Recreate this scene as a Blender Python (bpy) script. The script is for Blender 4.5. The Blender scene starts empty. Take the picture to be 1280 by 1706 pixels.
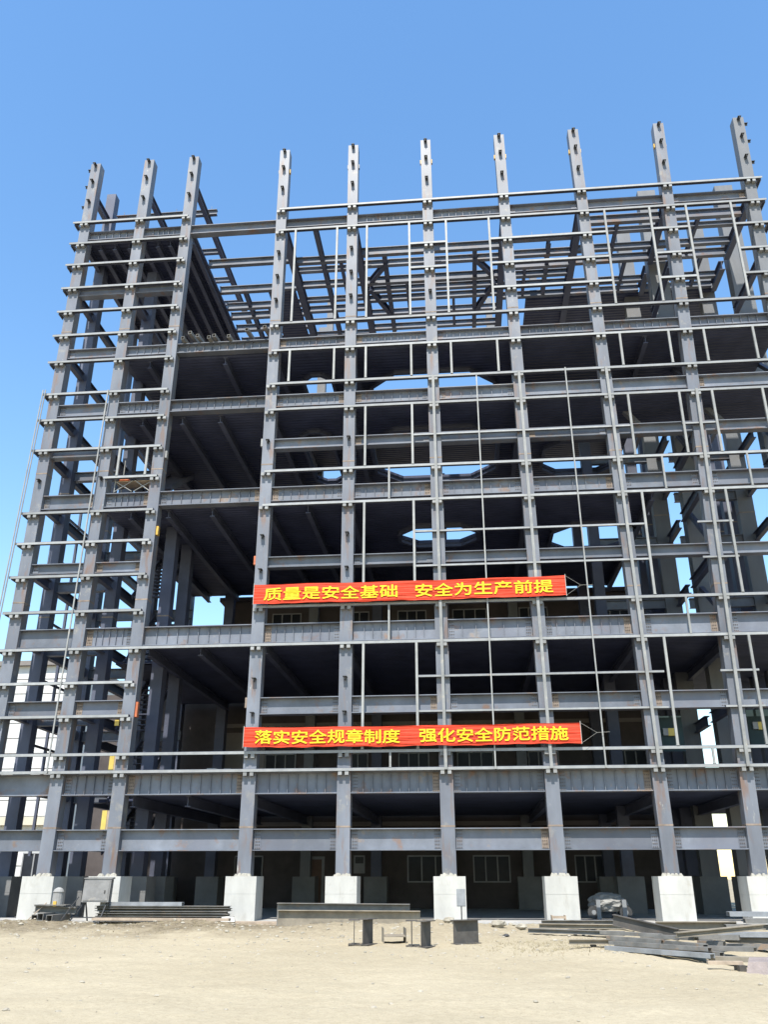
import bpy, bmesh, math, random
from mathutils import Vector, Matrix, noise
R = math.radians
random.seed(7)
S = bpy.context.scene
COL = S.collection

# ------------------------------------------------------------------ camera
cam_d = bpy.data.cameras.new('camera')
cam = bpy.data.objects.new('camera', cam_d)
COL.objects.link(cam)
S.camera = cam
cam.location = (0.0, -35.5, 1.6)
cam.rotation_euler = (R(90 + 23.08), 0.0, R(5.234))
cam_d.sensor_fit = 'VERTICAL'
cam_d.sensor_height = 36.0
cam_d.sensor_width = 36.0
cam_d.lens = 36.0 * 1428.8 / 1706.0
cam_d.clip_start = 0.1
cam_d.clip_end = 3000.0
S.render.resolution_x, S.render.resolution_y = 769, 1024

# ------------------------------------------------------------------ sky and sun
SUN = Vector((-0.11, -1.0, 1.6)).normalized()
W = bpy.data.worlds.new('World')
S.world = W
W.use_nodes = True
nt = W.node_tree
nt.nodes.clear()
sky = nt.nodes.new('ShaderNodeTexSky')
sky.sky_type = 'NISHITA'
sky.sun_disc = False
sky.sun_elevation = math.asin(SUN.z)
sky.sun_rotation = math.atan2(SUN.x, SUN.y)
sky.altitude = 0.0
sky.air_density = 1.35
sky.dust_density = 0.25
sky.ozone_density = 1.6
bg = nt.nodes.new('ShaderNodeBackground')
bg.inputs[1].default_value = 0.15
wo = nt.nodes.new('ShaderNodeOutputWorld')
hs = nt.nodes.new('ShaderNodeHueSaturation')
hs.inputs['Saturation'].default_value = 1.2
hs.inputs['Value'].default_value = 1.1
nt.links.new(sky.outputs[0], hs.inputs['Color'])
nt.links.new(hs.outputs[0], bg.inputs[0])
nt.links.new(bg.outputs[0], wo.inputs[0])
sl = bpy.data.lights.new('sun', 'SUN')
sl.energy = 5.0
sl.angle = R(0.5)
sl.color = (1.0, 0.955, 0.88)
so = bpy.data.objects.new('sun', sl)
COL.objects.link(so)
so.rotation_euler = (-SUN).to_track_quat('-Z', 'Y').to_euler()
so.location = (-30, -60, 90)
S.view_settings.view_transform = 'Standard'
S.view_settings.look = 'None'
S.view_settings.exposure = 0.75
S.view_settings.gamma = 1.0

# ------------------------------------------------------------------ materials
def mat(name, col, rough=0.6, var=0.25, scale=1.5, spot=None, spot_amt=0.0, spot_scale=6.0,
        streak=0.0, drip=None, member=0.0, bump=0.0, bump_scale=30.0, metal=0.0, spec=0.4, col2=None):
    m = bpy.data.materials.new(name)
    m.use_nodes = True
    n, l = m.node_tree.nodes, m.node_tree.links
    b = n['Principled BSDF']
    b.inputs['Roughness'].default_value = rough
    b.inputs['Metallic'].default_value = metal
    b.inputs['Specular IOR Level'].default_value = spec
    tc = n.new('ShaderNodeTexCoord')
    no = n.new('ShaderNodeTexNoise')
    no.inputs['Scale'].default_value = scale
    no.inputs['Detail'].default_value = 7
    no.inputs['Roughness'].default_value = 0.65
    mp = n.new('ShaderNodeMapping')
    geo = n.new('ShaderNodeNewGeometry')
    l.new(geo.outputs['Position'], mp.inputs[0])
    if streak:
        mp.inputs['Scale'].default_value = (1.0, 1.0, 1.0 / streak)
    l.new(mp.outputs[0], no.inputs['Vector'])
    cr = n.new('ShaderNodeValToRGB')
    lo = [c * (1 - var) for c in col]
    hi = [min(1, c * (1 + var)) for c in (col2 or col)]
    cr.color_ramp.elements[0].color = (*lo, 1)
    cr.color_ramp.elements[1].color = (*hi, 1)
    cr.color_ramp.elements[0].position = 0.3
    cr.color_ramp.elements[1].position = 0.7
    l.new(no.outputs[0], cr.inputs[0])
    out = cr.outputs[0]
    if spot:
        n2 = n.new('ShaderNodeTexNoise')
        n2.inputs['Scale'].default_value = spot_scale
        n2.inputs['Detail'].default_value = 8
        n2.inputs['Roughness'].default_value = 0.7
        l.new(geo.outputs['Position'], n2.inputs['Vector'])
        r2 = n.new('ShaderNodeValToRGB')
        r2.color_ramp.elements[0].position = 0.62 - 0.1 * spot_amt
        r2.color_ramp.elements[1].position = 0.74 - 0.1 * spot_amt
        l.new(n2.outputs[0], r2.inputs[0])
        mx = n.new('ShaderNodeMix')
        mx.data_type = 'RGBA'
        mx.inputs[7].default_value = (*spot, 1)
        l.new(r2.outputs[0], mx.inputs[0])
        l.new(out, mx.inputs[6])
        out = mx.outputs[2]
    if drip:
        for (dc, ds, p0, p1, fac, vz) in drip:
            mp2 = n.new('ShaderNodeMapping')
            mp2.inputs['Scale'].default_value = (ds, ds, ds * vz)
            l.new(geo.outputs['Position'], mp2.inputs[0])
            n4 = n.new('ShaderNodeTexNoise')
            n4.inputs['Scale'].default_value = 1.0
            n4.inputs['Detail'].default_value = 6
            n4.inputs['Roughness'].default_value = 0.6
            l.new(mp2.outputs[0], n4.inputs['Vector'])
            r4 = n.new('ShaderNodeValToRGB')
            r4.color_ramp.elements[0].position = p0
            r4.color_ramp.elements[1].position = p1
            r4.color_ramp.elements[1].color = (fac, fac, fac, 1)
            l.new(n4.outputs[0], r4.inputs[0])
            m4 = n.new('ShaderNodeMix')
            m4.data_type = 'RGBA'
            m4.inputs[7].default_value = (*dc, 1)
            l.new(r4.outputs[0], m4.inputs[0])
            l.new(out, m4.inputs[6])
            out = m4.outputs[2]
    if member:
        oi = n.new('ShaderNodeObjectInfo')
        mr = n.new('ShaderNodeMapRange')
        mr.inputs[3].default_value = 1 - member
        mr.inputs[4].default_value = 1 + member
        l.new(oi.outputs['Random'], mr.inputs[0])
        h4 = n.new('ShaderNodeHueSaturation')
        l.new(mr.outputs[0], h4.inputs['Value'])
        l.new(out, h4.inputs['Color'])
        out = h4.outputs[0]
    l.new(out, b.inputs['Base Color'])
    if bump:
        n3 = n.new('ShaderNodeTexNoise')
        n3.inputs['Scale'].default_value = bump_scale
        n3.inputs['Detail'].default_value = 6
        l.new(geo.outputs['Position'], n3.inputs['Vector'])
        bp = n.new('ShaderNodeBump')
        bp.inputs['Strength'].default_value = bump
        bp.inputs['Distance'].default_value = 0.03
        l.new(n3.outputs[0], bp.inputs['Height'])
        l.new(bp.outputs[0], b.inputs['Normal'])
    return m

M = {}
M['paint'] = mat('grey steel paint', (0.142, 0.152, 0.174), 0.5, 0.3, 0.6, spot=(0.25, 0.235, 0.205), spot_amt=0.35, spot_scale=0.9, streak=3.0, member=.08,
                 drip=[((0.17, 0.095, 0.055), 3.2, .53, .68, .75, .16), ((0.33, 0.32, 0.29), 5.0, .66, .74, .7, .35), ((0.12, 0.125, 0.145), .7, .5, .62, .55, .5)])
M['beam'] = mat('grey beam paint', (0.138, 0.149, 0.172), 0.5, 0.32, 0.7, spot=(0.26, 0.235, 0.2), spot_amt=0.4, spot_scale=0.8, member=.2,
                drip=[((0.18, 0.095, 0.052), 1.6, .56, .70, .8, 1.0), ((0.32, 0.30, 0.26), 3.5, .68, .75, .6, 1.6), ((0.12, 0.125, 0.15), .35, .5, .6, .6, .6)])
M['inner_shade'] = mat('steel paint darkened for shade', (0.068, 0.075, 0.11), 0.6, 0.25, 0.8)  # same steel paint, with the interior shade put into its colour
M['dull'] = mat('steel paint toned down for shade', (0.13, 0.134, 0.14), 0.55, 0.2, 0.9, streak=3.0)  # steel paint toned down: shade and weaker exposure put into the colour
M['navy_shade'] = mat('steel paint in navy shade tone', (0.085, 0.095, 0.135), 0.6, 0.2, 0.8)  # steel paint turned navy: shade of unlit beams and columns in the colour
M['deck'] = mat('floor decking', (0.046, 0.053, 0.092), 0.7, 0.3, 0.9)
M['girt'] = mat('pale grey rail paint', (0.25, 0.255, 0.25), 0.5, 0.18, 2.5, member=.18, spot=(0.36, 0.24, 0.16), spot_amt=-0.2, spot_scale=2.0)
M['post'] = mat('pale post paint', (0.24, 0.24, 0.228), 0.5, 0.2, 2.0, member=.15, spot=(0.42, 0.36, 0.27), spot_amt=0.1, spot_scale=2.0)
M['bracket'] = mat('bracket paint', (0.235, 0.235, 0.228), 0.5, 0.2, 4.0, member=.22)
M['rust'] = mat('rusty bolted plate', (0.21, 0.165, 0.13), 0.75, 0.4, 3.0, spot=(0.28, 0.10, 0.045), spot_amt=0.1, spot_scale=1.3)
M['bolt'] = mat('dark bolts', (0.085, 0.07, 0.06), 0.7, 0.4, 8.0)
M['conc'] = mat('pale concrete', (0.42, 0.41, 0.375), 0.85, 0.16, 1.3, member=.06, spot=(0.36, 0.34, 0.30), spot_amt=0.2, spot_scale=1.9, streak=2.5, bump=0.10,
                drip=[((0.30, 0.275, 0.225), 4.0, .58, .7, .6, .25), ((0.24, 0.21, 0.16), 1.6, .62, .72, .5, 1.0)])
M['pinkc'] = mat('pinkish old concrete', (0.24, 0.20, 0.185), 0.9, 0.25, 2.0, spot=(0.16, 0.14, 0.125), spot_amt=0.4, spot_scale=3.0, bump=0.4)
M['grout'] = mat('mortar', (0.27, 0.255, 0.215), 0.9, 0.25, 6.0)
M['conc_shade'] = mat('pale concrete darkened for shade', (0.17, 0.17, 0.168), 0.9, 0.2, 1.0, bump=0.2)  # pale concrete darkened: shade under the floors put into the colour
M['slab'] = mat('concrete slab', (0.34, 0.33, 0.31), 0.9, 0.25, 1.0, bump=0.3)
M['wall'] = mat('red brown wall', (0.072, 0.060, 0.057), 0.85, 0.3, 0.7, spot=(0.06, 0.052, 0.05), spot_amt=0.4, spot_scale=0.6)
M['wall_pale'] = mat('pale wall panel', (0.2, 0.18, 0.165), 0.85, 0.15, 0.6)
M['white'] = mat('white cladding', (0.6, 0.6, 0.58), 0.7, 0.06, 0.5)
M['cream'] = mat('cream band', (0.5, 0.46, 0.36), 0.7, 0.1, 0.8)
M['glass'] = mat('window glass', (0.02, 0.023, 0.03), 0.3, 0.4, 0.9, spec=0.12)
M['wframe'] = mat('white window frame', (0.24, 0.24, 0.24), 0.6, 0.1, 3.0)
M['door'] = mat('brown door', (0.12, 0.07, 0.05), 0.6, 0.2, 3.0)
M['red'] = mat('red banner cloth', (0.56, 0.052, 0.022), 0.7, 0.12, 2.0, spec=0.2)
M['yellow'] = mat('yellow lettering', (0.62, 0.50, 0.02), 0.7, 0.08, 3.0, spec=0.2)
M['rope'] = mat('white cord', (0.3, 0.29, 0.26), 0.8, 0.1, 5.0)
M['ochre'] = mat('ochre painted steel', (0.55, 0.34, 0.06), 0.6, 0.25, 4.0)
M['yelp'] = mat('yellow painted steel', (0.5, 0.38, 0.09), 0.55, 0.12, 4.0)
M['orange'] = mat('orange primer', (0.42, 0.12, 0.05), 0.7, 0.25, 4.0)
M['rawsteel'] = mat('weathered raw steel', (0.15, 0.143, 0.13), 0.55, 0.35, 2.5, spot=(0.24, 0.16, 0.10), spot_amt=0.4, spot_scale=3.0)
M['galv'] = mat('cold grey steel profiles', (0.21, 0.218, 0.225), 0.5, 0.28, 2.5, spot=(0.25, 0.20, 0.16), spot_amt=0.05, spot_scale=3.0)
M['dustbeam'] = mat('dust covered steel', (0.22, 0.19, 0.145), 0.8, 0.3, 2.0, spot=(0.12, 0.115, 0.11), spot_amt=0.3, spot_scale=2.2)
M['dark2'] = mat('dark rusted steel', (0.075, 0.068, 0.06), 0.7, 0.35, 3.0, spot=(0.12, 0.08, 0.055), spot_amt=0.3, spot_scale=4.0)
M['wood'] = mat('weathered board', (0.34, 0.27, 0.20), 0.8, 0.3, 3.0)
M['box'] = mat('grey cabinet paint', (0.17, 0.165, 0.155), 0.55, 0.25, 3.0, spot=(0.30, 0.27, 0.22), spot_amt=0.2, spot_scale=4.0)
M['dark'] = mat('dark metal', (0.05, 0.05, 0.05), 0.6, 0.3, 4.0)
M['stone'] = mat('pale stone', (0.30, 0.27, 0.215), 0.9, 0.3, 5.0, bump=0.4)
M['straw'] = mat('dry weeds', (0.24, 0.20, 0.11), 0.9, 0.35, 3.0)
M['canvas'] = mat('white canvas cover', (0.27, 0.265, 0.25), 0.85, 0.15, 3.0)
M['green'] = mat('green board', (0.012, 0.03, 0.032), 0.7, 0.2, 2.0)

# creases across the banner cloth
def cloth_creases(m):
    n, l = m.node_tree.nodes, m.node_tree.links
    tc = n.new('ShaderNodeTexCoord')
    mp = n.new('ShaderNodeMapping')
    mp.inputs['Scale'].default_value = (.35, 1.0, 9.0)
    l.new(tc.outputs['Object'], mp.inputs[0])
    no = n.new('ShaderNodeTexNoise')
    no.inputs['Scale'].default_value = 1.0
    no.inputs['Detail'].default_value = 4
    l.new(mp.outputs[0], no.inputs['Vector'])
    bp = n.new('ShaderNodeBump')
    bp.inputs['Strength'].default_value = 1.0
    bp.inputs['Distance'].default_value = 0.13
    l.new(no.outputs[0], bp.inputs['Height'])
    l.new(bp.outputs[0], n['Principled BSDF'].inputs['Normal'])
cloth_creases(M['red'])
# decking underside: corrugations
def deck_bump(m):
    n, l = m.node_tree.nodes, m.node_tree.links
    geo = n.new('ShaderNodeNewGeometry')
    w = n.new('ShaderNodeTexWave')
    w.bands_direction = 'Y'
    w.inputs['Scale'].default_value = 1.2
    l.new(geo.outputs['Position'], w.inputs[0])
    bp = n.new('ShaderNodeBump')
    bp.inputs['Strength'].default_value = 0.6
    bp.inputs['Distance'].default_value = 0.05
    l.new(w.outputs[1], bp.inputs['Height'])
    l.new(bp.outputs[0], n['Principled BSDF'].inputs['Normal'])
deck_bump(M['deck'])

# ground material
def ground_mat():
    m = bpy.data.materials.new('dusty ground')
    m.use_nodes = True
    n, l = m.node_tree.nodes, m.node_tree.links
    b = n['Principled BSDF']
    b.inputs['Roughness'].default_value = 0.95
    b.inputs['Specular IOR Level'].default_value = 0.1
    geo = n.new('ShaderNodeNewGeometry')
    def nz(scale, det=8, rough=0.65):
        t = n.new('ShaderNodeTexNoise')
        t.inputs['Scale'].default_value = scale
        t.inputs['Detail'].default_value = det
        t.inputs['Roughness'].default_value = rough
        l.new(geo.outputs['Position'], t.inputs['Vector'])
        return t.outputs[0]
    def ramp(src, p0, c0, p1, c1):
        r = n.new('ShaderNodeValToRGB')
        r.color_ramp.elements[0].position = p0
        r.color_ramp.elements[1].position = p1
        r.color_ramp.elements[0].color = (*c0, 1)
        r.color_ramp.elements[1].color = (*c1, 1)
        l.new(src, r.inputs[0])
        return r.outputs[0]
    def mix(f, a, c, mode='MIX'):
        x = n.new('ShaderNodeMix')
        x.data_type = 'RGBA'
        x.blend_type = mode
        if isinstance(f, float):
            x.inputs[0].default_value = f
        else:
            l.new(f, x.inputs[0])
        l.new(a, x.inputs[6])
        l.new(c, x.inputs[7])
        return x.outputs[2]
    pale = ramp(nz(0.35), 0.3, (0.315, 0.27, 0.182), 0.7, (0.39, 0.338, 0.235))
    fine = ramp(nz(9.0), 0.35, (0.255, 0.215, 0.145), 0.6, (0.40, 0.345, 0.245))
    base = mix(0.45, pale, fine)
    grit = ramp(nz(38.0, 4), 0.36, (0.15, 0.125, 0.09), 0.46, (0.42, 0.36, 0.26))
    base = mix(0.28, base, grit)
    patch = ramp(nz(0.16, 4, 0.5), 0.38, (0.88, 0.87, 0.85), 0.6, (1.0, 1.0, 1.0))
    base = mix(0.8, base, patch, 'MULTIPLY')
    soil = ramp(nz(4.5), 0.3, (0.10, 0.08, 0.052), 0.7, (0.27, 0.225, 0.155))
    sp = n.new('ShaderNodeSeparateXYZ')
    l.new(geo.outputs['Position'], sp.inputs[0])
    def mth(op, a, c):
        t = n.new('ShaderNodeMath')
        t.operation = op
        for i, v in enumerate((a, c)):
            if isinstance(v, (int, float)):
                t.inputs[i].default_value = v
            else:
                l.new(v, t.inputs[i])
        return t.outputs[0]
    # soil strip along the foot of the frame, ragged edge, widest at the left
    ed = mth('ADD', sp.outputs[1], mth('MULTIPLY', nz(0.55), 9.0))
    t = n.new('ShaderNodeMapRange')
    t.inputs[1].default_value = -4.5
    t.inputs[2].default_value = -1.0
    l.new(ed, t.inputs[0])
    lx = n.new('ShaderNodeMapRange')
    lx.inputs[1].default_value = -3.0
    lx.inputs[2].default_value = -8.0
    lx.inputs[3].default_value = 0.35
    l.new(sp.outputs[0], lx.inputs[0])
    base = mix(mth('MULTIPLY', t.outputs[0], lx.outputs[0]), base, soil)
    l.new(base, b.inputs['Base Color'])
    bp = n.new('ShaderNodeBump')
    bp.inputs['Strength'].default_value = 0.55
    bp.inputs['Distance'].default_value = 0.05
    l.new(mth('ADD', nz(6.0), mth('MULTIPLY', nz(28.0), 0.5)), bp.inputs['Height'])
    l.new(bp.outputs[0], b.inputs['Normal'])
    return m
M['ground'] = ground_mat()

# ------------------------------------------------------------------ mesh helpers
class MB:
    def __init__(s):
        s.v, s.f, s.mi, s.mats = [], [], [], []
    def _m(s, m):
        m = M[m]
        if m not in s.mats:
            s.mats.append(m)
        return s.mats.index(m)
    def hexa(s, p, m):
        b = len(s.v)
        s.v += [tuple(q) for q in p]
        k = s._m(m)
        for f in ((0, 3, 2, 1), (4, 5, 6, 7), (0, 1, 5, 4), (1, 2, 6, 5), (2, 3, 7, 6), (3, 0, 4, 7)):
            s.f.append(tuple(b + i for i in f))
            s.mi.append(k)
    def box(s, x0, x1, y0, y1, z0, z1, m):
        s.hexa([(x0, y0, z0), (x1, y0, z0), (x1, y1, z0), (x0, y1, z0),
                (x0, y0, z1), (x1, y0, z1), (x1, y1, z1), (x0, y1, z1)], m)
    def obox(s, o, u, v, w, m):
        o, u, v, w = Vector(o), Vector(u), Vector(v), Vector(w)
        s.hexa([o, o + u, o + u + v, o + v, o + w, o + u + w, o + u + v + w, o + v + w], m)
    def bar(s, p, q, wd, ht, m, up=(0, 0, 1)):
        p, q = Vector(p), Vector(q)
        d = q - p
        sd = d.cross(Vector(up))
        if sd.length < 1e-6:
            sd = d.cross(Vector((0, 1, 0)))
        sd.normalize()
        u = sd.cross(d).normalized()
        s.obox(p - sd * wd / 2 - u * ht / 2, d, sd * wd, u * ht, m)
    def ibeam(s, p, q, h, bf, m, tf=0.035, tw=0.025, stiff=0, up=(0, 0, 1)):
        """I-section; p, q: centre of the top edge at both ends"""
        p, q = Vector(p), Vector(q)
        d = q - p
        sd = d.cross(Vector(up)).normalized()
        u = sd.cross(d).normalized()
        s.obox(p - sd * bf / 2 - u * tf, d, sd * bf, u * tf, m)
        s.obox(p - sd * bf / 2 - u * h, d, sd * bf, u * tf, m)
        s.obox(p - sd * tw / 2 - u * (h - tf), d, sd * tw, u * (h - 2 * tf), m)
        if stiff:
            for i in range(stiff):
                c = p + d * ((i + 0.5) / stiff)
                dn = d.normalized()
                for sg in (1, -1):
                    a = c - dn * 0.008 - u * (h - tf)
                    if sg > 0:
                        s.obox(a + sd * (tw / 2), dn * 0.016, sd * (bf / 2 - tw / 2 - 0.004), u * (h - 2 * tf), m)
                    else:
                        s.obox(a - sd * (bf / 2 - 0.004), dn * 0.016, sd * (bf / 2 - tw / 2 - 0.004), u * (h - 2 * tf), m)
    def tube(s, p, q, r, m, n=8, r2=None):
        p, q = Vector(p), Vector(q)
        d = (q - p).normalized()
        a = d.orthogonal().normalized()
        c = d.cross(a)
        r2 = r if r2 is None else r2
        b = len(s.v)
        k = s._m(m)
        for i in range(n):
            t = 2 * math.pi * i / n
            e = a * math.cos(t) + c * math.sin(t)
            s.v += [tuple(p + e * r), tuple(q + e * r2)]
        for i in range(n):
            j = (i + 1) % n
            s.f.append((b + 2 * i, b + 2 * j, b + 2 * j + 1, b + 2 * i + 1))
            s.mi.append(k)
        s.f.append(tuple(b + 2 * i for i in reversed(range(n))))
        s.f.append(tuple(b + 2 * i + 1 for i in range(n)))
        s.mi += [k, k]
    def hollow(s, p, q, w, m, t=0.02):
        """square hollow section, open at both ends"""
        p, q = Vector(p), Vector(q)
        d = q - p
        sd = d.cross(Vector((0, 0, 1))).normalized()
        u = sd.cross(d).normalized()
        h = w / 2
        s.obox(p - sd * h - u * h, d, sd * w, u * t, m)
        s.obox(p - sd * h + u * (h - t), d, sd * w, u * t, m)
        s.obox(p - sd * h - u * (h - t), d, sd * t, u * (w - 2 * t), m)
        s.obox(p + sd * (h - t) - u * (h - t), d, sd * t, u * (w - 2 * t), m)
    def channel(s, p, q, w, h, m, t=0.015, flip=1):
        """C section lying with its web on top (flip=1) or at the bottom"""
        p, q = Vector(p), Vector(q)
        d = q - p
        sd = d.cross(Vector((0, 0, 1))).normalized()
        u = sd.cross(d).normalized()
        o = p - sd * w / 2
        s.obox(o + u * ((h - t) if flip > 0 else 0), d, sd * w, u * t, m)
        z = 0 if flip > 0 else t
        s.obox(o + u * z, d, sd * t, u * (h - t), m)
        s.obox(o + u * z + sd * (w - t), d, sd * t, u * (h - t), m)
    def prism(s, poly, z0, z1, m, hole=None):
        pass
    def mesh(s, name):
        me = bpy.data.meshes.new(name)
        me.from_pydata(s.v, [], s.f)
        for k in s.mats:
            me.materials.append(k)
        me.polygons.foreach_set('material_index', s.mi)
        me.update()
        return me
    def build(s, name, parent=None):
        o = bpy.data.objects.new(name, s.mesh(name))
        COL.objects.link(o)
        if parent:
            o.parent = parent
        return o

def tag(o, label=None, cat=None, group=None, kind=None):
    for k, v in (('label', label), ('category', cat), ('group', group), ('kind', kind)):
        if v:
            o[k] = v
    return o

def empty(name, loc=(0, 0, 0), rz=0.0):
    o = bpy.data.objects.new(name, None)
    COL.objects.link(o)
    o.location = loc
    o.rotation_euler = (0, 0, rz)
    o.empty_display_size = 0.2
    return o

def inst(me, name, loc, parent=None, rz=0.0):
    o = bpy.data.objects.new(name, me)
    COL.objects.link(o)
    o.location = loc
    o.rotation_euler = (0, 0, rz)
    if parent:
        o.parent = parent
    return o

# ================================================================== THE STEEL FRAME
frame = empty('steel_frame_building', (-2.2, 0, 0))
tag(frame, 'unfinished multi-storey grey steel frame of columns, beams and thin rails on white concrete bases', 'building')
frame_inv = Vector((2.2, 0, 0))
class FB(MB):
    """mesh builder in world coordinates for parts of the frame"""
    def build(s, name, parent=None):
        s.v = [(a + 2.2, b, c) for a, b, c in s.v]
        return MB.build(s, name, parent or frame)

# column axes: x = a + b z  (erected slightly out of plumb)
CX = {1: (-19.71, .0035), 2: (-16.74, .0070), 3: (-14.06, .0042), 4: (-8.67, -.0018), 5: (-4.82, -.0027),
      6: (-0.73, -.0058), 7: (3.39, -.0093), 8: (7.51, -.0132), 9: (10.60, .0234), 10: (14.80, .0220)}
def cx(i, z):
    a, b = CX[i]
    return a + b * z
CW = 0.27            # half width of a column
TOPZ = 38.7
GZ = {'top3': 38.5, 'top2': 37.3, 'top1': 35.85, 'G1': 34.35, 'G2': 32.92, 'G3': 31.5, 'G4': 29.98, 'G5': 28.5, 'G6': 27.03,
      'G7': 25.44, 'G8': 23.55, 'G9': 22.1, 'G9b': 20.45, 'G10': 18.86, 'G11': 17.17, 'G12a': 15.65,
      'G12b': 14.04, 'G13': 12.37, 'G14': 10.68, 'G14b': 9.22, 'G15': 7.8, 'G16': 6.25, 'G17': 5.55}
GY = -0.45           # rail axis in front of the columns
GH = 0.105
LEFT_RAILS = [k for k in GZ if k not in ('top3', 'top2', 'top1')]
LEFT_MISSING = {'G10'}
FULL = ('G1', 'G2', 'G6', 'G7', 'G8', 'G9', 'G10', 'G11', 'G13', 'G14', 'G16', 'G17')
# window openings: posts in the bays, x at the rail plane
WP = [-7.86, -5.66, -4.1, -1.9, 0.0, 2.2, 8.06, 10.3, 12.1, 14.3]

rails = []           # (level, x0, x1)
for k in LEFT_RAILS:
    if k in ('G14', 'G16', 'G17'):
        continue
    if k == 'G10':
        rails.append((k, -16.45, cx(3, GZ[k]) + .12))
    else:
        rails.append((k, -20.2, cx(3, GZ[k]) + .12))
for k in FULL:
    x0 = -20.2 if k in ('G14', 'G16', 'G17') else cx(4, GZ[k]) - .06
    rails.append((k, x0, cx(10, GZ[k]) + .55))
for k in ('G3', 'G4', 'G5'):
    z = GZ[k]
    if k != 'G5':
        rails.append((k, -1.9, 0.0))
    rails.append((k, 2.2, 8.05))
    rails.append((k, 10.28, 12.1))
    rails.append((k, 14.3, 16.1))
for k in ('G9b', 'G12a', 'G12b', 'G14b', 'G15'):
    rails.append((k, -1.9, 8.1))
    rails.append((k, 10.3, 11.8))
    rails.append((k, 14.1, 15.7))

railed = {}          # (column, level) -> True where a rail crosses
for k, a, b in rails:
    for i in range(1, 11):
        x = cx(i, GZ[k])
        if a - 0.15 <= x <= b + 0.15:
            railed[(i, k)] = True
rng = random.Random(3)
for k, a, b in rails:
    z = GZ[k]
    fb = FB()
    thin = k in ('G9b', 'G12a', 'G12b', 'G14b', 'G15') and a > -5
    h = 0.075 if thin else GH
    dz = rng.uniform(-.012, .012)
    yf, yk = -.29 - h * 1.9, -.29
    def rail(p, q, face):
        """a purlin open below: pale outer lip, web and back lip in a shade-dark colour"""
        (ax_, ay_), (bx_, by_) = p, q
        if face == 'x':
            fb.box(ax_, bx_, yf, yk, z + h / 2 - .012 + dz, z + h / 2 + dz, 'inner_shade')  # shade of the hollow rail painted into the web colour
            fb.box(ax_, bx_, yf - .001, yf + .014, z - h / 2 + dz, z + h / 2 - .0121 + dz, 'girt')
            fb.box(ax_, bx_, yk - .014, yk, z - h / 2 + dz, z + h / 2 - .0121 + dz, 'inner_shade')
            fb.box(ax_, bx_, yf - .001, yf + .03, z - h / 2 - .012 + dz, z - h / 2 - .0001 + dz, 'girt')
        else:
            fb.box(ax_, bx_, ay_, by_, z + h / 2 - .012 + dz, z + h / 2 + dz, 'inner_shade')
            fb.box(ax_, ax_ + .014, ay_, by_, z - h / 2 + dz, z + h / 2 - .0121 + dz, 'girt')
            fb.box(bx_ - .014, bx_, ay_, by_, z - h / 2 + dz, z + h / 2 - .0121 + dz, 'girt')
    rail((a, 0), (b, 0), 'x')
    if a < -20:
        rail((a, yk + .001), (a + .2, .2), 'y')
    if b > 15.9:
        rail((b - .2, yk + .001), (b, .4), 'y')
    fb.build('girt')

# brackets ---------------------------------------------------------
def bracket_seat():
    mb = MB()
    for s in (-1, 1):
        x = s * .135
        mb.box(x - .075, x + .075, -.20, -.002, -.21, -.066, 'bracket')
    mb.box(-.045, .045, -.06, -.002, -.15, -.085, 'rawsteel')
    return mb.mesh('bracket')
def bracket_hook():
    mb = MB()
    mb.box(-.085, .085, -.26, -.001, -.022, .0, 'dark')  # dark colour carries the shade of the plate's underside
    mb.box(-.014, .014, -.24, -.002, -.15, -.0221, 'dark')
    return mb.mesh('bracket')
BSEAT, BHOOK = bracket_seat(), bracket_hook()

def column(xa, xb, y, z0, z1, w=CW, d=CW, m='paint', splices=()):
    """tapered-lean box column between z0 and z1, with splice seams"""
    fb = FB()
    zs = [z0] + sorted(s for s in splices if z0 < s < z1) + [z1]
    for j in range(len(zs) - 1):
        a, b = zs[j], zs[j + 1]
        ra, rb = (xa + xb * a), (xa + xb * b)
        g = 0.0 if j == 0 else 0.012
        fb.hexa([(ra - w, y - d, a + g), (ra + w, y - d, a + g), (ra + w, y + d, a + g), (ra - w, y + d, a + g),
                 (rb - w, y - d, b), (rb + w, y - d, b), (rb + w, y + d, b), (rb - w, y + d, b)], m)
        if j:           # the weld seam, a slim weathered collar
            fb.box(ra - w - .006, ra + w + .006, y - d - .006, y + d + .006, a - .03, a + .035, 'rust')
    return fb

SPL = (3.42, 12.9, 19.3, 27.35)
for i in range(1, 11):
    a, b = CX[i]
    fb = column(a, b, 0, 1.62, TOPZ, splices=SPL, m='dull' if i == 10 else 'paint')
    if i in (3, 4, 5, 6, 7, 8, 9):      # chalked and plastered patches at the foot
        pass
    c = fb.build('column')
    for k, z in GZ.items():
        x = cx(i, z)
        if (i, k) in railed:
            if k in ('G9b', 'G12a', 'G12b', 'G14b', 'G15') and i > 5:
                continue
            inst(BSEAT, 'bracket', (x + 2.2, -CW - .002, z), c)
        else:
            inst(BHOOK, 'bracket', (x + 2.2, -CW - .002, z + .06), c)
    if i == 1:
        for z in (38.5, 37.3, 35.85):
            o = inst(BHOOK, 'bracket', (cx(1, z) + 2.2 - CW - .002, 0.0, z), c, R(-90))
    if i == 10:
        for z in (38.5, 37.3, 35.85):
            o = inst(BHOOK, 'bracket', (cx(10, z) + 2.2 + CW + .002, 0.0, z), c, R(90))
    # small lug plates left from lifting, ochre or pale
    if i in (4, 5, 6, 7, 8, 9):
        lg = FB()
        for s in (-1, 1):
            x = cx(i, 37.35) + s * (CW + .03)
            lg.box(x - .028, x + .028, -.1, .05, 37.2, 37.45, 'bracket' if i == 5 else 'ochre')
        lg.build('lifting_lug', c)
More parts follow.
